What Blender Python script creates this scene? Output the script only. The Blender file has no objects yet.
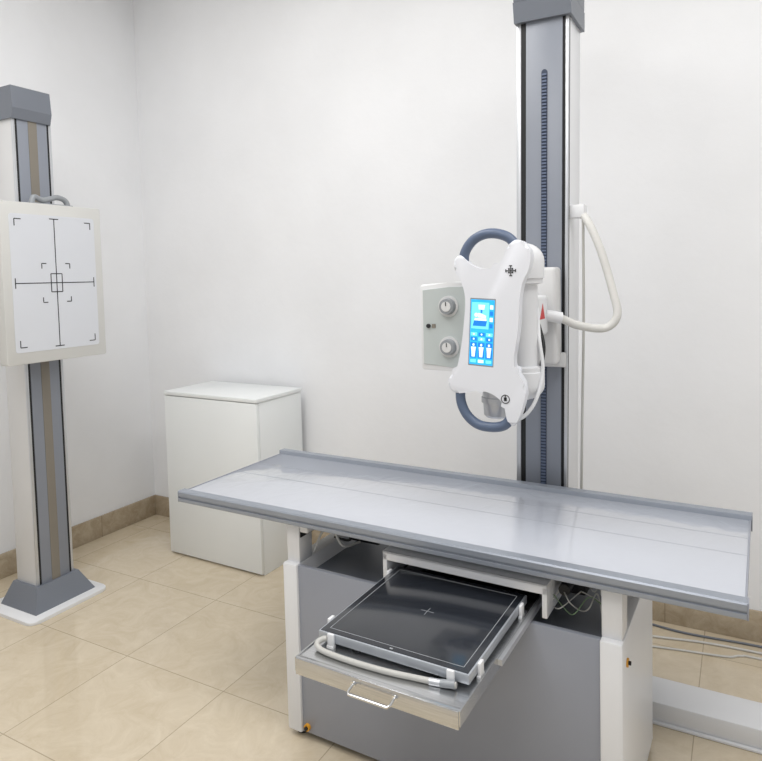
import bpy, bmesh, math
from mathutils import Vector, Matrix
scene=bpy.context.scene
try: scene.view_settings.view_transform='Standard'
except Exception: pass
# ---------------------------------------------------------------- materials
def srgb(r,g,b):
    f=lambda c:((c/255)/12.92 if c/255<=0.04045 else ((c/255+0.055)/1.055)**2.4)
    return (f(r),f(g),f(b),1)
def mat(name,rgb,rough=.5,metal=0,var=.04,scale=8,bump=0,coat=0,emit=0,spec=.5,stretch=None):
    m=bpy.data.materials.new(name); m.use_nodes=True
    nt=m.node_tree; b=nt.nodes["Principled BSDF"]
    b.inputs["Roughness"].default_value=rough; b.inputs["Metallic"].default_value=metal
    b.inputs["Specular IOR Level"].default_value=spec
    b.inputs["Coat Weight"].default_value=coat; b.inputs["Coat Roughness"].default_value=.08
    tc=nt.nodes.new("ShaderNodeTexCoord"); n=nt.nodes.new("ShaderNodeTexNoise"); n.inputs["Scale"].default_value=scale; n.inputs["Detail"].default_value=4
    mp=nt.nodes.new("ShaderNodeMapping"); mp.inputs["Scale"].default_value=stretch or (1,1,1)
    nt.links.new(tc.outputs["Object"],mp.inputs["Vector"]); nt.links.new(mp.outputs["Vector"],n.inputs["Vector"])
    r=nt.nodes.new("ShaderNodeValToRGB"); c=srgb(*rgb)
    r.color_ramp.elements[0].position=.3; r.color_ramp.elements[1].position=.7
    r.color_ramp.elements[0].color=tuple(x*(1-var) for x in c[:3])+(1,)
    r.color_ramp.elements[1].color=tuple(min(1,x*(1+var)) for x in c[:3])+(1,)
    nt.links.new(n.outputs["Fac"],r.inputs["Fac"]); nt.links.new(r.outputs["Color"],b.inputs["Base Color"])
    if bump:
        n2=nt.nodes.new("ShaderNodeTexNoise"); n2.inputs["Scale"].default_value=scale*6; n2.inputs["Detail"].default_value=5
        nt.links.new(mp.outputs["Vector"],n2.inputs["Vector"])
        bp=nt.nodes.new("ShaderNodeBump"); bp.inputs["Strength"].default_value=bump; bp.inputs["Distance"].default_value=.01
        nt.links.new(n2.outputs["Fac"],bp.inputs["Height"]); nt.links.new(bp.outputs["Normal"],b.inputs["Normal"])
    if emit:
        nt.links.new(r.outputs["Color"],b.inputs["Emission Color"]); b.inputs["Emission Strength"].default_value=emit
    return m
M={}
M['wall']=mat("wall_paint",(239,240,242),.85,0,.025,2.4,.2)
M['ceil']=mat("ceiling_paint",(240,240,240),.9,0,.01,2)
M['white']=mat("white_powder_coat",(226,227,229),.35,0,.01,6)
M['panelwhite']=mat("white_moulded_plastic",(226,228,234),.3,0,.01,6)
M['offwhite']=mat("off_white_enamel",(212,212,212),.4,0,.01,6)
M['frame']=mat("grey_white_frame_enamel",(206,206,203),.4,0,.01,6)
M['whitecab']=mat("white_laminate",(233,236,236),.35,0,.01,4)
M['grey']=mat("blue_grey_enamel",(145,149,159),.3,0,.02,6)
M['colgrey']=mat("column_grey_enamel",(134,139,149),.35,0,.02,6)
M['dgrey']=mat("dark_grey_enamel",(112,117,126),.4,0,.02,6)
M['silver']=mat("brushed_aluminium",(200,202,206),.35,.6,.03,20)
M['detside']=mat("silver_detector_rim",(176,181,188),.35,.4,.03,20)
M['rail']=mat("anodised_rail",(150,156,166),.35,.35,.03,12)
M['black']=mat("black_rubber",(18,18,20),.55,0,.05,20)
M['belt']=mat("slate_toothed_belt",(50,60,80),.5,0,.05,40)
M['tooth']=mat("slate_belt_tooth",(96,108,132),.5,0,.05,40)
M['olive']=mat("tan_grey_strip",(128,122,112),.45,0,.03,10)
M['blue']=mat("slate_blue_handle",(88,102,126),.4,0,.03,20)
M['steel']=mat("brushed_steel",(202,203,204),.2,.95,.12,10,.03,stretch=(1,30,30))
M['chrome']=mat("chrome",(225,225,225),.15,1,.02,10)
M['glassblk']=mat("black_glossy_glass",(38,41,47),.16,0,.05,4,0,.35)
M['mark']=mat("printed_line",(30,30,34),.6)
M['faint']=mat("faint_seam_line",(168,173,182),.4)
M['wmark']=mat("white_printed_line",(165,168,171),.5)
M['sheet']=mat("white_front_sheet",(211,214,220),.3,0,.01,5)
M['cable']=mat("white_cable",(212,211,207),.5,0,.03,20)
M['loose']=mat("dull_grey_cable",(176,176,172),.5,0,.03,20)
M['beige']=mat("pale_grey_cable",(186,185,180),.5,0,.03,20)
M['collgrey']=mat("pale_grey_green_face",(186,193,192),.45,0,.02,10)
M['knob']=mat("grey_knob",(146,150,154),.4,.1,.03,20)
M['red']=mat("red_label",(200,40,35),.5)
M['orange']=mat("amber_plastic",(222,160,50),.5)
M['green']=mat("green_cable",(110,135,100),.5)
M['scr']=mat("screen_blue",(40,165,222),.3,0,.12,30,0,0,.75)
M['scrd']=mat("screen_deep_blue",(22,115,200),.3,0,.05,30,0,0,.75)
M['scrw']=mat("screen_white",(215,238,250),.3,0,.02,30,0,0,.75)
M['scrc']=mat("screen_cyan",(110,210,238),.3,0,.02,30,0,0,.75)
M['lamp']=mat("lamp_diffuser",(255,255,255),.5,0,.01,5,0,0,3)

def tabletop_mat():
    m=mat("film_covered_laminate",(189,193,202),.3,0,.02,2,0,1.0)
    nt=m.node_tree; b=nt.nodes["Principled BSDF"]; b.inputs["Coat Roughness"].default_value=.02; b.inputs["Coat IOR"].default_value=1.8
    tc=nt.nodes.new("ShaderNodeTexCoord"); mp=nt.nodes.new("ShaderNodeMapping"); mp.inputs["Scale"].default_value=(1.3,1,1)
    n=nt.nodes.new("ShaderNodeTexNoise"); n.inputs["Scale"].default_value=9; n.inputs["Detail"].default_value=3.5; n.inputs["Distortion"].default_value=1.2
    bp=nt.nodes.new("ShaderNodeBump"); bp.inputs["Strength"].default_value=.24; bp.inputs["Distance"].default_value=.006
    nt.links.new(tc.outputs["Object"],mp.inputs["Vector"]); nt.links.new(mp.outputs["Vector"],n.inputs["Vector"])
    nt.links.new(n.outputs["Fac"],bp.inputs["Height"]); nt.links.new(bp.outputs["Normal"],b.inputs["Coat Normal"])
    return m
M['top']=tabletop_mat()
def tile_mat(name,ox,oy,size,c1,c2,grout,rough=.06,gw=.0035,ns=7,spec=.7):
    m=bpy.data.materials.new(name); m.use_nodes=True; nt=m.node_tree; b=nt.nodes["Principled BSDF"]
    tc=nt.nodes.new("ShaderNodeTexCoord"); mp=nt.nodes.new("ShaderNodeMapping"); mp.inputs["Location"].default_value=(-ox,-oy,0)
    nt.links.new(tc.outputs["Object"],mp.inputs["Vector"])
    br=nt.nodes.new("ShaderNodeTexBrick"); br.offset=0; br.squash=1
    br.inputs["Scale"].default_value=1; br.inputs["Brick Width"].default_value=size; br.inputs["Row Height"].default_value=size
    br.inputs["Mortar Size"].default_value=gw/2; br.inputs["Mortar Smooth"].default_value=.1
    br.inputs["Color1"].default_value=(0,0,0,1); br.inputs["Color2"].default_value=(1,1,1,1)
    nt.links.new(mp.outputs["Vector"],br.inputs["Vector"])
    add=nt.nodes.new("ShaderNodeVectorMath"); add.operation='MULTIPLY_ADD'
    add.inputs[1].default_value=(7,5,3)
    nt.links.new(br.outputs["Color"],add.inputs[0]); nt.links.new(tc.outputs["Object"],add.inputs[2])
    n=nt.nodes.new("ShaderNodeTexNoise"); n.inputs["Scale"].default_value=ns; n.inputs["Detail"].default_value=11; n.inputs["Distortion"].default_value=1.1; n.inputs["Roughness"].default_value=.73
    nt.links.new(add.outputs[0],n.inputs["Vector"])
    r=nt.nodes.new("ShaderNodeValToRGB"); r.color_ramp.elements[0].position=.32; r.color_ramp.elements[1].position=.65
    r.color_ramp.elements[0].color=srgb(*c2); r.color_ramp.elements[1].color=srgb(*c1)
    nt.links.new(n.outputs["Fac"],r.inputs["Fac"])
    mx=nt.nodes.new("ShaderNodeMix"); mx.data_type='RGBA'
    nt.links.new(br.outputs["Fac"],mx.inputs[0]); nt.links.new(r.outputs["Color"],mx.inputs[6]); mx.inputs[7].default_value=srgb(*grout)
    nt.links.new(mx.outputs[2],b.inputs["Base Color"])
    b.inputs["Roughness"].default_value=rough; b.inputs["Specular IOR Level"].default_value=spec
    bp=nt.nodes.new("ShaderNodeBump"); bp.inputs["Strength"].default_value=.3; bp.inputs["Distance"].default_value=.002; bp.invert=True
    nt.links.new(br.outputs["Fac"],bp.inputs["Height"]); nt.links.new(bp.outputs["Normal"],b.inputs["Normal"])
    return m
M['floor']=tile_mat("cream_marble_tile",-2.13-10*.5,1.715-10*.5,.5,(215,202,179),(200,185,159),(172,158,135))
M['skirt']=tile_mat("tan_skirting_tile",-3.28-10*.5,-20,.5,(191,177,155),(163,147,123),(144,130,110),.2,ns=14,spec=.5)

# ---------------------------------------------------------------- geometry helpers
class G:
    def __init__(s): s.bm=bmesh.new(); s.mats=[]
    def mi(s,m):
        if m not in s.mats: s.mats.append(m)
        return s.mats.index(m)
    def _set(s,faces,m):
        i=s.mi(m)
        for f in faces: f.material_index=i
    def box(s,x0,x1,y0,y1,z0,z1,m,bev=0,seg=2):
        bm=s.bm
        vs=[bm.verts.new((x,y,z)) for x in (x0,x1) for y in (y0,y1) for z in (z0,z1)]
        fs=[bm.faces.new([vs[i] for i in q]) for q in ((0,1,3,2),(4,6,7,5),(0,4,5,1),(2,3,7,6),(0,2,6,4),(1,5,7,3))]
        s._set(fs,m)
        if bev:
            es=list({e for f in fs for e in f.edges})
            r=bmesh.ops.bevel(bm,geom=es,offset=bev,segments=seg,affect='EDGES',profile=.5)
            s._set(r['faces'],m)
        return s
    def loft(s,rings,m,cap=True):
        bm=s.bm; R=[[bm.verts.new(p) for p in r] for r in rings]; n=len(R[0]); fs=[]
        for a,b in zip(R,R[1:]):
            for i in range(n):
                fs.append(bm.faces.new((a[i],a[(i+1)%n],b[(i+1)%n],b[i])))
        if cap: fs.append(bm.faces.new(R[0][::-1])); fs.append(bm.faces.new(R[-1]))
        s._set(fs,m); return s
    def frustum(s,lo,hi,m):
        q=lambda t:[(t[0],t[2],t[4]),(t[1],t[2],t[4]),(t[1],t[3],t[4]),(t[0],t[3],t[4])]
        return s.loft([q(lo),q(hi)],m)
    def cyl(s,p0,p1,r0,m,r1=None,seg=32,prof=None):
        p0=Vector(p0);p1=Vector(p1); d=(p1-p0); L=d.length; d.normalize()
        u=d.orthogonal().normalized(); v=d.cross(u)
        if prof is None: prof=[(0,r0),(1,r0 if r1 is None else r1)]
        return s.loft([[p0+d*L*t+(u*math.cos(2*math.pi*i/seg)+v*math.sin(2*math.pi*i/seg))*r for i in range(seg)] for t,r in prof],m)
    def tube(s,pts,r,m,seg=12,sub=8,smooth=True):
        P=[Vector(p) for p in pts]
        if smooth and len(P)>2:
            Q=[]; E=[P[0]*2-P[1]]+P+[P[-1]*2-P[-2]]
            for i in range(1,len(E)-2):
                a,b,c,d=E[i-1:i+3]
                for k in range(sub):
                    t=k/sub; Q.append(.5*((2*b)+(c-a)*t+(2*a-5*b+4*c-d)*t*t+(-a+3*b-3*c+d)*t**3))
            Q.append(P[-1]); P=Q
        rings=[]; u=None
        for i,p in enumerate(P):
            t=(P[min(i+1,len(P)-1)]-P[max(i-1,0)]).normalized()
            u=t.orthogonal().normalized() if u is None else (u-t*u.dot(t)).normalized()
            v=t.cross(u)
            rings.append([p+(u*math.cos(2*math.pi*k/seg)+v*math.sin(2*math.pi*k/seg))*r for k in range(seg)])
        return s.loft(rings,m)
    def prism(s,poly,fn,d0,d1,m,bev=0,seg=3):
        bm=s.bm; A=[bm.verts.new(fn(a,b,d0)) for a,b in poly]; B=[bm.verts.new(fn(a,b,d1)) for a,b in poly]; n=len(poly)
        fa=bm.faces.new(A); fb=bm.faces.new(B[::-1]); fs=[fa,fb]
        for i in range(n): fs.append(bm.faces.new((A[i],B[i],B[(i+1)%n],A[(i+1)%n])))
        s._set(fs,m)
        if bev:
            r=bmesh.ops.bevel(bm,geom=list(fa.edges)+list(fb.edges),offset=bev,segments=seg,affect='EDGES',profile=.5)
            s._set(r['faces'],m)
        return s
    def make(s,name,parent,label=None,off=None):
        bm=s.bm; o3=Vector(off if off is not None else parent['_off'] if parent else (0,0,0))
        for v in bm.verts: v.co-=o3
        bmesh.ops.recalc_face_normals(bm,faces=bm.faces[:])
        me=bpy.data.meshes.new(name); bm.to_mesh(me); bm.free()
        for m in s.mats: me.materials.append(M[m])
        for p in me.polygons: p.use_smooth=True
        me.set_sharp_from_angle(angle=math.radians(35))
        o=bpy.data.objects.new(name,me); bpy.context.collection.objects.link(o)
        if parent: o.parent=parent; o['_off']=tuple(parent['_off'])
        else: o['_off']=(0,0,0)
        if label: o['label']=label
        return o
def thing(name,base,label,cat,frame=(0,0,0),rot=0):
    e=bpy.data.objects.new(name,None); e.empty_display_size=.1; bpy.context.collection.objects.link(e)
    Rm=Matrix.Rotation(rot,3,'Z'); e.location=Vector(frame)+Rm@Vector(base); e.rotation_euler=(0,0,rot)
    e['_off']=tuple(base); e['label']=label; e['category']=cat
    return e
def smooth_poly(pts,sub=5):
    n=len(pts); out=[]
    for i in range(n):
        a,b,c,d=[Vector(pts[(i+k-1)%n]) for k in range(4)]
        for k in range(sub):
            t=k/sub; q=.5*((2*b)+(c-a)*t+(2*a-5*b+4*c-d)*t*t+(-a+3*b-3*c+d)*t**3); out.append((q.x,q.y))
    return out
def struct(o): o['kind']='structure'; return o

# ---------------------------------------------------------------- room
XL,YB=-3.28,2.91; XR,YF,ZC=2.4,-1.6,3.35
def wallobj(name,args,m): g=G(); g.box(*args,m); return struct(g.make(name,None))
wallobj("floor",(XL-.1,XR,YF,YB+.1,-.1,0),'floor')
wallobj("wall_back",(XL-.1,XR,YB,YB+.1,0,ZC),'wall')
wallobj("wall_left",(XL-.1,XL,YF,YB,0,ZC),'wall')
wallobj("ceiling",(XL-.1,XR,YF,YB+.1,ZC,ZC+.1),'ceil')
g=G(); g.box(XL+.012,XR,YB-.012,YB,0,.125,'skirt',.003); struct(g.make("baseboard_back",None))
g=G(); g.box(XL,XL+.012,YF,YB,0,.125,'skirt',.003); struct(g.make("baseboard_left",None))

# ---------------------------------------------------------------- examination table
FO=(-1.729,1.636,0); FR=-.0226
T=thing("examination_table",(.96,.26,0),"grey and white radiography table, film-covered top on a box pedestal","examination table",FO,FR)
L,W=1.74,.598
g=G(); g.box(.004,L-.004,.03,W-.03,.712,.735,'top',.001)
g.box(.006,L-.006,.292,.2932,.7352,.7355,'faint'); g.box(.006,L-.006,.415,.4160,.7352,.7355,'faint')
top=g.make("tabletop",T,"pale grey glossy top under clear protective film")
prof=[(0,.706),(0,.716),(.005,.718),(.005,.722),(0,.724),(0,.738),(.003,.742),(.032,.742),(.034,.738),(.034,.703),(.004,.703)]
g=G(); g.prism(prof,lambda a,b,d:(d,a,b),0,L,'rail'); g.box(-.004,0,.001,.034,.703,.742,'grey',.001); g.box(L,L+.004,.001,.034,.703,.742,'grey',.001)
g.make("edge_rail",top,"grey aluminium rail with a long groove")
prof2=[(W-a,b+(.008 if b>.73 else 0)) for a,b in prof][::-1]
g=G(); g.prism(prof2,lambda a,b,d:(d,a,b),0,L,'rail'); g.box(-.004,0,W-.034,W-.001,.703,.75,'grey',.001); g.box(L,L+.004,W-.034,W-.001,.703,.75,'grey',.001)
g.make("edge_rail",top,"grey aluminium rail with a long groove")
for a in (0,L-.004):
    g=G(); g.box(a,a+.004,.034,W-.034,.706,.7365,'grey'); g.make("end_trim",top)
g=G(); g.box(.40,1.52,.055,.085,.682,.703,'dgrey',.002); g.box(.40,1.52,.47,.51,.675,.703,'dgrey',.002)
for a in (.455,1.425): g.box(a,a+.045,.04,.54,.65,.683,'black',.002)
g.box(.56,.68,.22,.34,.59,.684,'black',.006); g.box(1.315,1.36,.16,.24,.60,.684,'black',.006)
g.cyl((1.320,.09,.640),(1.320,.17,.640),.015,'black')
g.make("float_carriage",T,"dark sliding mechanism under the top")
# pedestal
a0,a1,b0,b1,H=.443,1.479,.015,.51,.57
g=G(); g.box(a0+.055,a1-.055,b1-.03,b1-.01,.02,H-.04,'dgrey'); g.box(a0+.05,a1-.05,b0+.03,b1-.02,.02,.05,'dgrey'); g.box(a0+.055,a1-.055,b0+.024,b1-.03,H-.06,H-.05,'dgrey')
ped=g.make("pedestal",T)
g=G(); g.box(a0+.055,a1-.055,b0+.008,b0+.024,.025,H-.003,'grey',.002)
g.make("front_panel",ped,"blue-grey steel front panel")
for k,(x0,x1) in enumerate(((a0,a0+.055),(a1-.055,a1))):
    g=G(); g.box(x0,x1,b0,b1,.02,H,'white',.006)
    g.make("side_panel",ped,"white end panel of the pedestal")
for x in (a0+.03,a1-.03):
    for y in (b0+.04,b1-.04):
        g=G(); g.cyl((x,y,0),(x,y,.022),.018,'black'); g.make("foot",ped)
g=G(); g.cyl((a1,.07,.50),(a1+.004,.07,.50),.011,'orange'); g.cyl((a1+.004,.07,.50),(a1+.010,.07,.50),.005,'black'); g.make("switch",ped,"small amber button")
g=G(); g.cyl((a0+.075,b0-.001,.045),(a0+.075,b0+.009,.045),.011,'orange'); g.cyl((a0+.075,b0-.006,.045),(a0+.075,b0-.001,.045),.006,'black'); g.make("switch",ped,"small amber button")
for x0 in (a0+.004,a1-.054):
    for y0 in (b0+.02,b1-.10):
        g=G(); g.box(x0,x0+.05,y0,y0+.07,H-.002,.703,'white',.004); g.box(x0-.002,x0+.08 if x0<1 else x0+.05,y0+.005,y0+.065,.668,.703,'white',.003)
        g.make("support_bracket",T,"white bracket carrying the top")
# tray housing directly under the top
g=G(); h0,h1,hb0,hb1=.806,1.292,.030,.46
g.box(h0,h1,hb0,hb1,.664,.672,'white',.002); g.box(h0,h1,hb0,hb0+.006,.645,.672,'white',.002)
g.box(h0,h0+.014,hb0,hb1,.583,.665,'white',.002); g.box(h1-.014,h1,hb0,hb1,.583,.665,'white',.002); g.box(h0,h1,hb1-.01,hb1,.583,.665,'dgrey')
g.box(h0+.015,h1-.015,hb0+.02,hb1-.02,.658,.664,'black')
g.make("tray_housing",T,"white folded sheet housing over the tray slot")
# tray
t0,t1,tb0,tb1=.830,1.240,-.420,.42
g=G(); g.box(t0,t1,tb0,tb1,.587,.590,'steel'); g.box(t0,t1,tb0-.0025,tb0,.554,.593,'steel',.001); g.box(t0,t1,tb0,tb0+.012,.5905,.593,'steel',.0008)
g.box(t0,t1,tb0,tb0+.010,.554,.556,'steel')
for xa in (t0-.003,t1): g.box(xa,xa+.003,tb0,tb1,.560,.593,'steel')
g.box(t0-.010,t0-.003,-.25,tb1,.572,.586,'silver'); g.box(t1+.003,t1+.013,-.20,tb1,.572,.586,'silver')
tray=g.make("detector_tray",T,"brushed stainless steel pull-out tray")
g=G(); hb=tb0-.0025; hx=.990
g.tube([(hx,hb,.578),(hx,hb-.022,.573),(hx+.004,hb-.028,.571),(hx+.10,hb-.028,.571),(hx+.104,hb-.022,.573),(hx+.104,hb,.578)],.003,'chrome',10,smooth=False)
for q in (hx,hx+.104): g.cyl((q,hb-.003,.578),(q,hb,.578),.006,'chrome')
g.make("handle",tray,"chrome wire handle")
# cables under table (each its own part)
for pts,r,m_,lb in (
 ([(1.285,.08,.60),(1.31,.10,.635),(1.34,.07,.62),(1.36,.10,.59),(1.385,.08,.61),(1.40,.11,.64),(1.42,.08,.59)],.0018,'loose',"loose pale cable"),
 ([(1.285,.10,.585),(1.315,.07,.60),(1.35,.12,.625),(1.37,.09,.645),(1.41,.12,.61),(1.42,.10,.585)],.0016,'loose',"loose pale cable"),
 ([(1.29,.09,.625),(1.33,.08,.59),(1.355,.06,.60),(1.38,.10,.63),(1.415,.09,.625)],.0014,'green',"thin green cable"),
 ([(1.29,.25,.59),(1.33,.22,.65),(1.37,.20,.60),(1.39,.24,.62),(1.42,.22,.59)],.0020,'loose',"loose pale cable"),
 ([(.505,.10,.585),(.53,.12,.65),(.57,.12,.66),(.60,.13,.61),(.62,.2,.60)],.004,'cable',"loose white cable"),
 ([(.52,.2,.60),(.58,.2,.60),(.60,.205,.65),(.64,.20,.66)],.004,'black',"black cable")):
    g=G(); g.tube(pts,r,m_); g.make("cable",T,lb)

# ---------------------------------------------------------------- flat panel detector
D=thing("flat_panel_detector",(1.04,-.15,.590),"black glossy square x-ray detector panel lying on the steel tray","x-ray detector",FO,FR)
d0,d1,e0,dz0,dz1=.840,1.231,-.342,.600,.622
e1=.056
g=G(); g.box(d0,d1,e0,e1,dz0,dz1,'detside',.002)
g.box(d0+.004,d1-.004,e0+.004,e1-.004,dz1-.001,dz1+.0012,'glassblk',.0005)
z=dz1+.0013
def ln(x0,x1,y0,y1,m='wmark',g_=None,zz=None): g_.box(x0,x1,y0,y1,zz,zz+.0004,m)
i=.020;w=.0012
for q in ((d0+i,d1-i,e0+i,e0+i+w),(d0+i,d1-i,e1-i-w,e1-i),(d0+i,d0+i+w,e0+i,e1-i),(d1-i-w,d1-i,e0+i,e1-i)): ln(*q,g_=g,zz=z)
cx,cy=(d0+d1)/2,(e0+e1)/2
ln(cx-.018,cx+.018,cy-.0005,cy+.0005,g_=g,zz=z); ln(cx-.0005,cx+.0005,cy-.018,cy+.018,g_=g,zz=z)
ln(cx-.004,cx+.004,e0+.009,e0+.013,g_=g,zz=z)
body=g.make("detector_body",D)
for (x,y,wx,wy) in ((d0-.009,e0+.05,.009,.022),(d1,e0+.045,.008,.022),(d1,e1-.07,.008,.022),(d0-.009,e1-.05,.009,.022),(d0+.03,e0-.008,.018,.008),(d1-.05,e0-.008,.018,.008)):
    g=G(); g.box(x,x+wx,y,y+wy,.590,dz1+.003,'white',.002); g.box(x-.001,x+wx,y-.002,y+wy+.002,.590,.597,'white',.001); g.make("corner_clip",D,"white plastic retaining clip")
for (x,y) in ((d0+.09,e0+.03),(d1-.09,e0+.03),(d0+.09,e1-.05),(d1-.09,e1-.05)):
    g=G(); g.cyl((x,y,.590),(x,y,dz0+.001),.012,'black'); g.make("foot",D)
g=G(); g.tube([(.868,-.346,.611),(.856,-.352,.608),(.852,-.366,.602),(.878,-.376,.5975),(.95,-.380,.5970),(1.04,-.377,.5970),(1.11,-.368,.5970),(1.17,-.360,.598),(1.207,-.355,.601)],.0066,'beige')
g.cyl((1.172,-.360,.598),(1.204,-.355,.601),.0085,'knob'); g.cyl((1.148,-.364,.5975),(1.172,-.360,.598),.0078,'silver')
g.make("cable",D,"pale grey detector cable with metal connector")

# ---------------------------------------------------------------- tube stand
yc0,yc1,xc0,xc1=2.27,2.45,-.690,-.512
S=thing("xray_tube_stand",(-.595,2.345,.072),"tall grey and white column carrying a white x-ray head with touchscreen","x-ray machine")
g=G(); g.box(xc0,xc1,yc0+.006,yc1,.07,2.36,'white',.004)
g.box(xc0,xc0+.016,yc0,yc0+.01,.07,2.36,'silver',.002); g.box(xc1-.010,xc1,yc0,yc0+.01,.07,2.36,'silver',.002)
g.box(xc0+.016,xc1-.010,yc0+.003,yc0+.009,.07,2.36,'black')
g.box(xc0+.034,xc1-.020,yc0-.002,yc0+.006,.07,2.36,'colgrey',.001)
g.box(xc1-.001,xc1+.001,yc0+.012,yc0+.018,.07,2.36,'black')
col=g.make("column",S)
xm=-.592
g=G(); g.box(xm-.010,xm+.010,yc0-.0045,yc0-.0015,.5,2.15,'belt')
zz=.5
while zz<2.145:
    g.box(xm-.0080,xm+.0080,yc0-.0085,yc0-.004,zz,zz+.0055,'tooth'); zz+=.011
g.cyl((xm,yc0-.004,2.15),(xm,yc0-.001,2.15),.010,'belt')
blt=g.make("toothed_belt",col,"slate blue finely toothed drive belt")
g=G(); g.frustum((xc0-.004,xc1+.012,yc0-.016,yc1+.01,2.325),(xc0-.004,xc1+.012,yc0-.03,yc1+.01,2.39),'dgrey'); g.box(xc0-.004,xc1+.012,yc0-.03,yc1+.01,2.39,2.52,'dgrey',.006)
cap=g.make("column_cap",S,"dark grey cap")
for o in (col,cap): o.rotation_euler=(0,.014,0); o.location.x-=.030
# carriage and arm
g=G(); g.box(-.700,-.540,2.170,yc0-.014,1.165,1.490,'offwhite',.012,3)
g.box(-.710,-.525,2.235,yc0-.014,1.15,1.20,'offwhite',.006)
car=g.make("carriage",S,"white carriage on the column")
g=G(); g.cyl((-.61,1.93,1.335),(-.61,2.18,1.335),.045,'white'); g.box(-.67,-.558,2.03,2.15,1.27,1.40,'white',.012,3)
g.cyl((-.61,2.00,1.335),(-.61,2.025,1.335),.050,'knob')
g.prism([(2.045,1.325),(2.105,1.325),(2.08,1.375)],lambda a,b,d:(d,a,b),-.5585,-.5575,'red')
g.make("support_arm",car,"white arm with a red warning label")
# tube housing
g=G(); tx,ty=-.578,1.945
zb,zt=1.090,1.562
pr=[(zb,.012)]+[(zb+.045-.045*math.cos(a),.058*math.sin(a)) for a in [math.pi/2*k/7 for k in range(1,8)]]
pr+=[(zb+.085,.058),(zb+.088,.054),(zb+.100,.054),(zb+.104,.040),(zt-.125,.040),(zt-.12,.055),(zt-.108,.055),(zt-.105,.060)]
pr+=[(zt-.055+.055*math.sin(a),.060*math.cos(a)+.001) for a in [math.pi/2*k/7 for k in range(0,8)]]
g.cyl((tx,ty,0),(tx,ty,1),0,'white',prof=[(z_,max(r_,.002)) for z_,r_ in pr],seg=40)
g.cyl((-.652,1.90,1.040),(-.652,1.90,1.15),.046,'silver',prof=[(0,.034),(.06,.040),(.40,.042),(.41,.047),(.55,.047),(.56,.043),(1,.043)])
tube=g.make("tube_housing",S,"white rounded x-ray tube housing")
# collimator
g=G()
cpoly=[(-.874,1.188),(-.874,1.438),(-.868,1.444),(-.78,1.450),(-.66,1.452),(-.66,1.180),(-.78,1.180),(-.868,1.182)]
g.prism(cpoly,lambda a,b,d:(a,d,b),1.840,2.10,'white',.004,2)
poly=[(-.864,1.200),(-.864,1.428),(-.775,1.436),(-.69,1.437),(-.69,1.193),(-.775,1.194)]
g.prism(poly,lambda a,b,d:(a,d,b),1.840,1.837,'collgrey',.001,1)
g.cyl((-.845,1.837,1.318),(-.845,1.831,1.318),.0065,'mark'); g.box(-.834,-.822,1.835,1.837,1.312,1.324,'olive')
g.box(-.881,-.873,1.88,2.05,1.22,1.41,'black',.001)
coll=g.make("collimator",tube,"grey and white collimator box")
for zk in (1.378,1.255):
    g=G(); g.cyl((-.778,1.837,zk),(-.778,1.833,zk),.032,'offwhite'); g.cyl((-.778,1.833,zk),(-.778,1.816,zk),.025,'knob',r1=.0225)
    g.cyl((-.778,1.817,zk),(-.778,1.814,zk),.015,'offwhite')
    g.box(-.7792,-.7768,1.8128,1.8145,zk+.002,zk+.014,'mark'); g.make("knob",coll,"round grey control dial with pale face")
# control panel
KX,KZ=.00300,.00288
def P(px,py): return (-.638+(px-490)*KX, 1.31+(330-py)*KZ)
out=[(455,268),(455,258),(462,254),(470,262),(482,268),(496,267),(504,259),(509,247),(517,241),(527,246),(531,256),(529,270),(523,283),(520,299),(518,330),(514,355),(515,368),(521,377),(525,388),(522,403),(517,418),(511,425),(506,418),(503,404),(494,395),(480,391),(465,394),(452,395),(446,388),(448,378),(455,371),(460,352),(464,325),(466,298),(462,281)]
poly=smooth_poly([P(*q) for q in out],4)
g=G(); g.prism(poly,lambda a,b,d:(a,d,b),1.80,1.832,'panelwhite',.009,4)
g.box(-.68,-.595,1.828,1.90,1.20,1.42,'offwhite',.008)
def mk(cx_,cz_,s,gg):
    y0,y1=1.7985,1.8005
    gg.box(cx_-s,cx_+s,y0,y1,cz_-.0010,cz_+.0010,'mark'); gg.box(cx_-.0010,cx_+.0010,y0,y1,cz_-s,cz_+s,'mark')
    for sx in (-1,1):
        for sz in (-1,1):
            gg.box(cx_+sx*s*.35-.0022,cx_+sx*s*.35+.0022,y0,y1,cz_+sz*s*.35-.0022,cz_+sz*s*.35+.0022,'mark')
    for t in (-1,1):
        gg.box(cx_+t*s-.0012,cx_+t*s+.0012,y0,y1,cz_-s*.3,cz_+s*.3,'mark'); gg.box(cx_-s*.3,cx_+s*.3,y0,y1,cz_+t*s-.0012,cz_+t*s+.0012,'mark')
a,b=P(512,271); mk(a,b,.014,g)
a,b=P(505,398)
ring=[(a+.012*math.cos(t*math.pi/12),b+.012*math.sin(t*math.pi/12)) for t in range(24)]
g.tube([(x,1.7995,z_) for x,z_ in ring]+[(ring[0][0],1.7995,ring[0][1])],.0012,'mark',6,smooth=False)
g.box(a-.004,a+.004,1.7985,1.8005,b-.005,b+.005,'mark'); g.box(a-.001,a+.001,1.7985,1.8005,b+.004,b+.012,'mark')
cp=g.make("control_panel",tube,"white butterfly-shaped control panel")
lean=math.radians(-3.2)
sx,sz=P(482.5,332); sh=.0945
def rot2(x,z_): return (sx+x*math.cos(lean)-z_*math.sin(lean), sz+x*math.sin(lean)+z_*math.cos(lean))
g=G()
def flat(pl,d,m): g.prism([rot2(q[0]*.94,q[1]) for q in pl],lambda a,b,dd:(a,dd,b),1.7995-d,1.8005-d,m)
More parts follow.
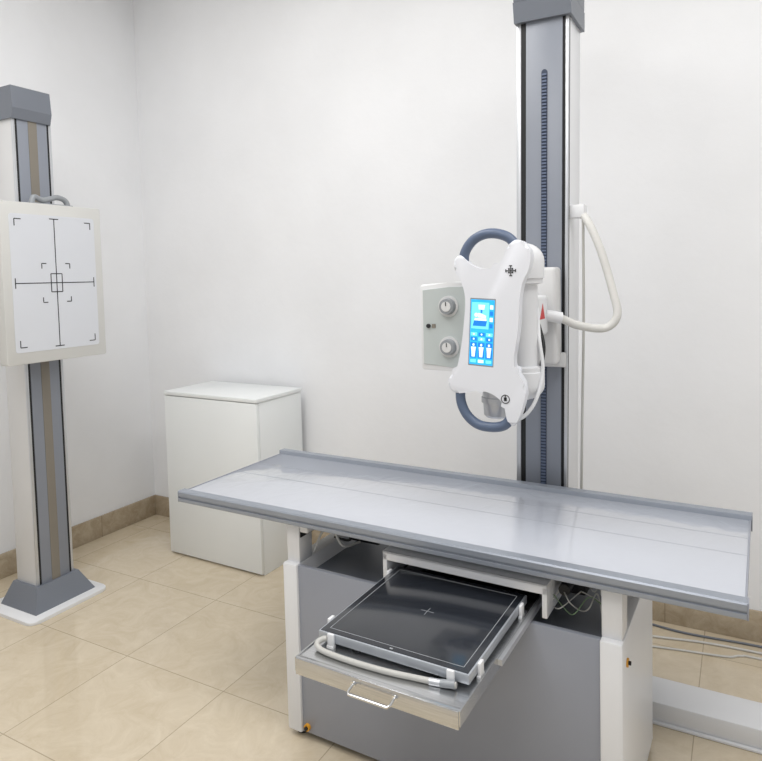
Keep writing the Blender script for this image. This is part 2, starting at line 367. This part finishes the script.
def rc(x0,x1,z0,z1): return [(x0,z0),(x1,z0),(x1,z1),(x0,z1)]
def ell(cx_,cz_,rx,rz,n=16): return [(cx_+rx*math.cos(2*math.pi*k/n),cz_+rz*math.sin(2*math.pi*k/n)) for k in range(n)]
sw=.038
flat(rc(-sw-.003,sw+.003,-sh-.004,sh+.004),-.0004,'knob')
flat(rc(-sw,sw,-sh,sh),0,'scr')
# pale picture of a patient lying on a table, tilted
flat(rc(-sw+.003,sw-.017,.010,sh-.008),.0004,'scrc')
flat([(-.030,.018),(.012,.018),(.016,.034),(-.026,.034)],.0006,'scrd')
flat([(-.026,.034),(.014,.034),(.013,.041),(-.024,.041)],.0008,'scrw')
flat(ell(-.020,.050,.006,.006),.0010,'scrw'); flat([(-.014,.043),(.012,.042),(.012,.049),(-.002,.054),(-.014,.056)],.0010,'scrw')
flat([(-.012,.066),(.006,.066),(.008,.080),(-.014,.080)],.0008,'scrw'); flat(rc(-.006,.0,.056,.067),.0007,'scrd')
for k in range(4): flat(rc(sw-.014,sw-.004,.014+k*.018,.026+k*.018),.0008,'scrw' if k%2 else 'scrd')
for k in range(3):
    for j in range(2):
        x=-.025+k*.025; z_=-.006-j*.014
        flat(rc(x-.010,x+.010,z_-.005,z_+.005),.0006,'scrd' if (k+j)%2 else 'scrc')
        flat(ell(x,z_,.003,.003,8),.0010,'scrw')
for k in range(3):
    x=-.025+k*.025
    flat(rc(x-.0105,x+.0105,-.075,-.030),.0006,'scrd')
    flat(ell(x,-.037,.0035,.004,10),.0010,'scrw'); flat([(x-.008,-.043),(x+.008,-.043),(x+.006,-.058),(x+.005,-.072),(x-.005,-.072),(x-.006,-.058)],.0010,'scrw')
    flat(rc(x-.009,x+.009,-.089,-.080),.0006,'scrc' if k!=1 else 'scrw')
g.make("touchscreen",cp,"lit blue touchscreen with white body figures and icons")
def hp(pts,y=1.820): return [(P(*q)[0],y,P(*q)[1]) for q in pts]
g=G(); g.tube(hp([(463,266),(464,252),(472,240),(484,234),(497,234),(509,239),(516,249),(518,260)]),.0145,'blue',16); g.make("handle",cp,"slate blue curved grip")
g=G(); g.tube(hp([(457,386),(457,404),(463,418),(474,427),(488,429),(501,426),(510,416)]),.0145,'blue',16); g.make("handle",cp,"slate blue curved grip")
# hoses
g=G(); g.tube([(-.585,2.12,1.335),(-.53,2.16,1.325),(-.472,2.20,1.296),(-.398,2.25,1.285),(-.361,2.26,1.327),(-.377,2.27,1.409),(-.416,2.28,1.543),(-.456,2.29,1.635),(-.485,2.31,1.672)],.0135,'cable',14)
g.cyl((-.565,2.14,1.333),(-.520,2.165,1.323),.019,'white')
g.box(-.524,-.470,2.29,2.335,1.655,1.70,'white',.005)
g.make("hose",S,"thick white cable hose looping to a clamp")
g=G(); g.tube([(-.476,2.30,1.66),(-.480,2.315,1.3),(-.490,2.32,.9),(-.500,2.33,.4),(-.505,2.35,.12)],.0045,'beige'); g.make("cable",S,"thin pale cable running down the column")
g=G(); g.tube([(-.56,2.03,1.36),(-.535,1.95,1.28),(-.520,1.93,1.18),(-.536,1.895,1.09),(-.575,1.87,1.045),(-.61,1.88,1.07)],.0055,'white'); g.make("cable",S,"thin white cable at the tube housing")
g=G(); g.tube([(-.560,2.02,1.33),(-.530,1.98,1.25),(-.532,1.95,1.18)],.006,'black'); g.make("cable",S,"short black cable at the tube housing")

# floor rail
R=thing("floor_rail",(-.2,2.31,0),"white steel floor rail running behind the table along the wall","floor rail")
g=G(); g.box(-1.15,.9,2.215,2.385,0,.008,'white',.002); g.box(-1.15,.9,2.225,2.375,.008,.07,'white',.006)
g.make("rail_body",R)
g=G(); g.box(.9,.92,2.215,2.385,0,.075,'dgrey',.004); g.make("end_stop",R)

# ---------------------------------------------------------------- chest stand
Cx=thing("wall_bucky_stand",(-2.87,1.88,0),"grey and white upright chest stand with a square crosshair detector panel","x-ray wall stand")
y0,y1,x0,x1=1.79,1.975,-2.95,-2.80
g=G(); g.box(x0,x1-.006,y0,y1,.05,2.26,'offwhite',.003)
g.box(x1-.008,x1-.002,y0+.012,y1-.012,.05,2.26,'black')
g.box(x1-.006,x1+.001,y0+.022,y1-.022,.05,2.26,'colgrey',.001)
g.box(x1-.01,x1,y0,y0+.012,.05,2.26,'silver',.001); g.box(x1-.01,x1,y1-.012,y1,.05,2.26,'silver',.001)
g.box(x1+.0005,x1+.003,y0+.072,y1-.072,.05,2.26,'olive')
g.make("column",Cx)
g=G(); g.frustum((x0-.004,x1+.008,y0-.008,y1-.006,2.205),(x0-.004,x1+.020,y0-.008,y1-.006,2.25),'dgrey')
g.frustum((x0-.004,x1+.020,y0-.008,y1-.006,2.25),(x0-.004,x1+.014,y0-.008,y1-.008,2.345),'dgrey')
g.make("column_cap",Cx,"dark grey cap")
g=G(); g.frustum((x0-.04,x1+.07,y0-.06,y1+.06,.014),(x0-.01,x1+.016,y0-.014,y1+.014,.11),'dgrey'); g.make("plinth",Cx,"dark grey flared foot")
def rrect(x0,x1,y0,y1,r,n=6):
    o=[]
    for (cx_,cy_,s) in ((x1-r,y1-r,0),(x0+r,y1-r,1),(x0+r,y0+r,2),(x1-r,y0+r,3)):
        for k in range(n+1):
            t=math.pi/2*(s+k/n); o.append((cx_+r*math.cos(t),cy_+r*math.sin(t)))
    return o
g=G(); g.prism(rrect(-3.04,-2.68,1.675,2.075,.04),lambda a,b,d:(a,b,d),0,.015,'white',.003,2); g.make("base_plate",Cx,"white floor plate")
fx=-2.68; ym,zm=1.88,1.483
g=G(); g.prism(rrect(ym-.243,ym+.243,zm-.345,zm+.345,.008,3),lambda a,b,d:(d,a,b),fx-.055,fx,'frame',.003,2)
g.box(fx-.12,fx-.05,1.80,1.96,1.33,1.63,'dgrey',.006)
for s in (-1,1): g.box(x1-.10,x1+.04,(y0-.012 if s<0 else y1),(y0 if s<0 else y1+.012),1.36,1.60,'offwhite',.002)
det=g.make("detector_housing",Cx,"grey-white square detector housing")
g=G(); hw,hh=.205,.295
g.prism(rrect(ym-hw,ym+hw,zm-hh,zm+hh,.012,4),lambda a,b,d:(d,a,b),fx-.001,fx+.0015,'sheet')
f0,f1=fx+.001,fx+.0022
def m2(ya,yb,za,zb): g.box(f0,f1,ym+ya,ym+yb,zm+za,zm+zb,'mark')
t=.0020
m2(-hw+.012,hw-.012,-t,t); m2(-t,t,-hh+.012,hh-.012)
for s in (-1,1):
    m2(s*(hw-.014)-t,s*(hw-.014)+t,-.022,.022); m2(-.022,.022,s*(hh-.014)-t,s*(hh-.014)+t)
for s in (-1,1):
    m2(-.027,.027,s*.040-t,s*.040+t); m2(s*.027-t,s*.027+t,-.040,.040)
    for q in (-1,1):
        for (cy_,cz_,l) in ((.068,.085,.022),(hw-.022,hh-.022,.03)):
            ya,yb=sorted((s*cy_,s*(cy_-l))); m2(ya,yb,q*cz_-t,q*cz_+t)
            za,zb=sorted((q*cz_,q*(cz_-l))); m2(s*cy_-t,s*cy_+t,za,zb)
g.make("front_plate",det,"white front sheet printed with a black crosshair")
hx_=fx-.035
g=G(); g.tube([(hx_,1.80,1.81),(hx_,1.815,1.858),(hx_,1.855,1.848),(hx_,1.89,1.856),(hx_,1.93,1.866),(hx_,1.97,1.852),(hx_,1.985,1.81)],.012,'knob'); g.box(hx_-.012,hx_+.012,1.79,2.0,1.80,1.835,'knob',.004)
g.make("lock_handle",det,"grey bent handle")

# ---------------------------------------------------------------- cabinet
cb=thing("storage_cabinet",(.326,.17,0),"plain white laminate box cabinet standing near the wall","cabinet",(-2.7285,2.508,0),-.025)
cw,cd,ch=.650,.365,.890
g=G(); g.box(.004,cw-.004,.022,cd-.002,.0,ch-.022,'whitecab',.002); g.make("body",cb)
g=G(); g.box(0,cw,0,cd,ch-.020,ch,'whitecab',.002); g.make("top",cb)
g=G(); g.box(.004,cw-.004,.002,.020,.012,ch-.024,'whitecab',.0015); g.make("door",cb)

# power cables on the floor
for pts,r,m_,lb in (([(-.75,2.80,.005),(-.45,2.86,.005),(-.2,2.84,.005),(.05,2.86,.005),(.3,2.85,.005),(.8,2.87,.005)],.0045,'dgrey',"thin grey cable lying on the floor along the skirting"),
 ([(-.6,2.70,.005),(-.3,2.76,.005),(-.1,2.80,.005),(.2,2.815,.005),(.8,2.84,.005)],.0045,'cable',"thin white cable lying on the floor near the skirting"),
 ([(-.7,2.62,.004),(-.42,2.66,.004),(-.22,2.70,.004),(-.05,2.73,.004),(.0,2.76,.004),(.1,2.77,.004),(.8,2.78,.004)],.004,'cable',"thin white cable trailing on the floor tiles")):
    c=thing("power_cable",(pts[2][0],pts[2][1],0),lb,"cable")
    g=G(); g.tube(pts,r,m_); g.make("cord",c)

# ---------------------------------------------------------------- lights
for i,(x,y) in enumerate(((-1.7,1.2),(.5,1.2),(-.8,-.4))):
    l=thing("ceiling_lamp",(x,y,3.31),"white square ceiling light panel","ceiling lamp")
    g=G(); g.box(x-.3,x+.3,y-.3,y+.3,3.315,3.35,'white',.005); g.make("lamp_frame",l)
    g=G(); g.box(x-.28,x+.28,y-.28,y+.28,3.31,3.314,'lamp'); g.make("diffuser",l)
    ld=bpy.data.lights.new("area","AREA"); ld.shape='SQUARE'; ld.size=1.3; ld.energy=28; ld.color=(1,.99,.98)
    lo=bpy.data.objects.new("ceiling_light",ld); lo.location=(x,y,3.29); bpy.context.collection.objects.link(lo)
w=bpy.data.worlds.new("world"); w.use_nodes=True; scene.world=w
w.node_tree.nodes["Background"].inputs[0].default_value=(.975,.985,1,1); w.node_tree.nodes["Background"].inputs[1].default_value=.58

# ---------------------------------------------------------------- camera
f,cy,pi,ya,ro,C=658.66,313.63,.0553,.5033,-.0254,1.4709
F=Vector((-math.sin(ya)*math.cos(pi),math.cos(ya)*math.cos(pi),-math.sin(pi)))
Rv=Vector((math.cos(ya),math.sin(ya),0)); U=Rv.cross(F)
R2=Rv*math.cos(ro)+U*math.sin(ro); U2=U*math.cos(ro)-Rv*math.sin(ro)
cd_=bpy.data.cameras.new("camera"); cam=bpy.data.objects.new("camera",cd_); bpy.context.collection.objects.link(cam)
mw=Matrix((( R2.x,U2.x,-F.x,0),(R2.y,U2.y,-F.y,0),(R2.z,U2.z,-F.z,C),(0,0,0,1))); cam.matrix_world=mw
cd_.sensor_fit='HORIZONTAL'; cd_.sensor_width=36; cd_.lens=f/762*36; cd_.shift_y=-(380.5-cy)/762; cd_.clip_start=.05
scene.camera=cam
for o in bpy.data.objects:
    if '_off' in o: del o['_off']
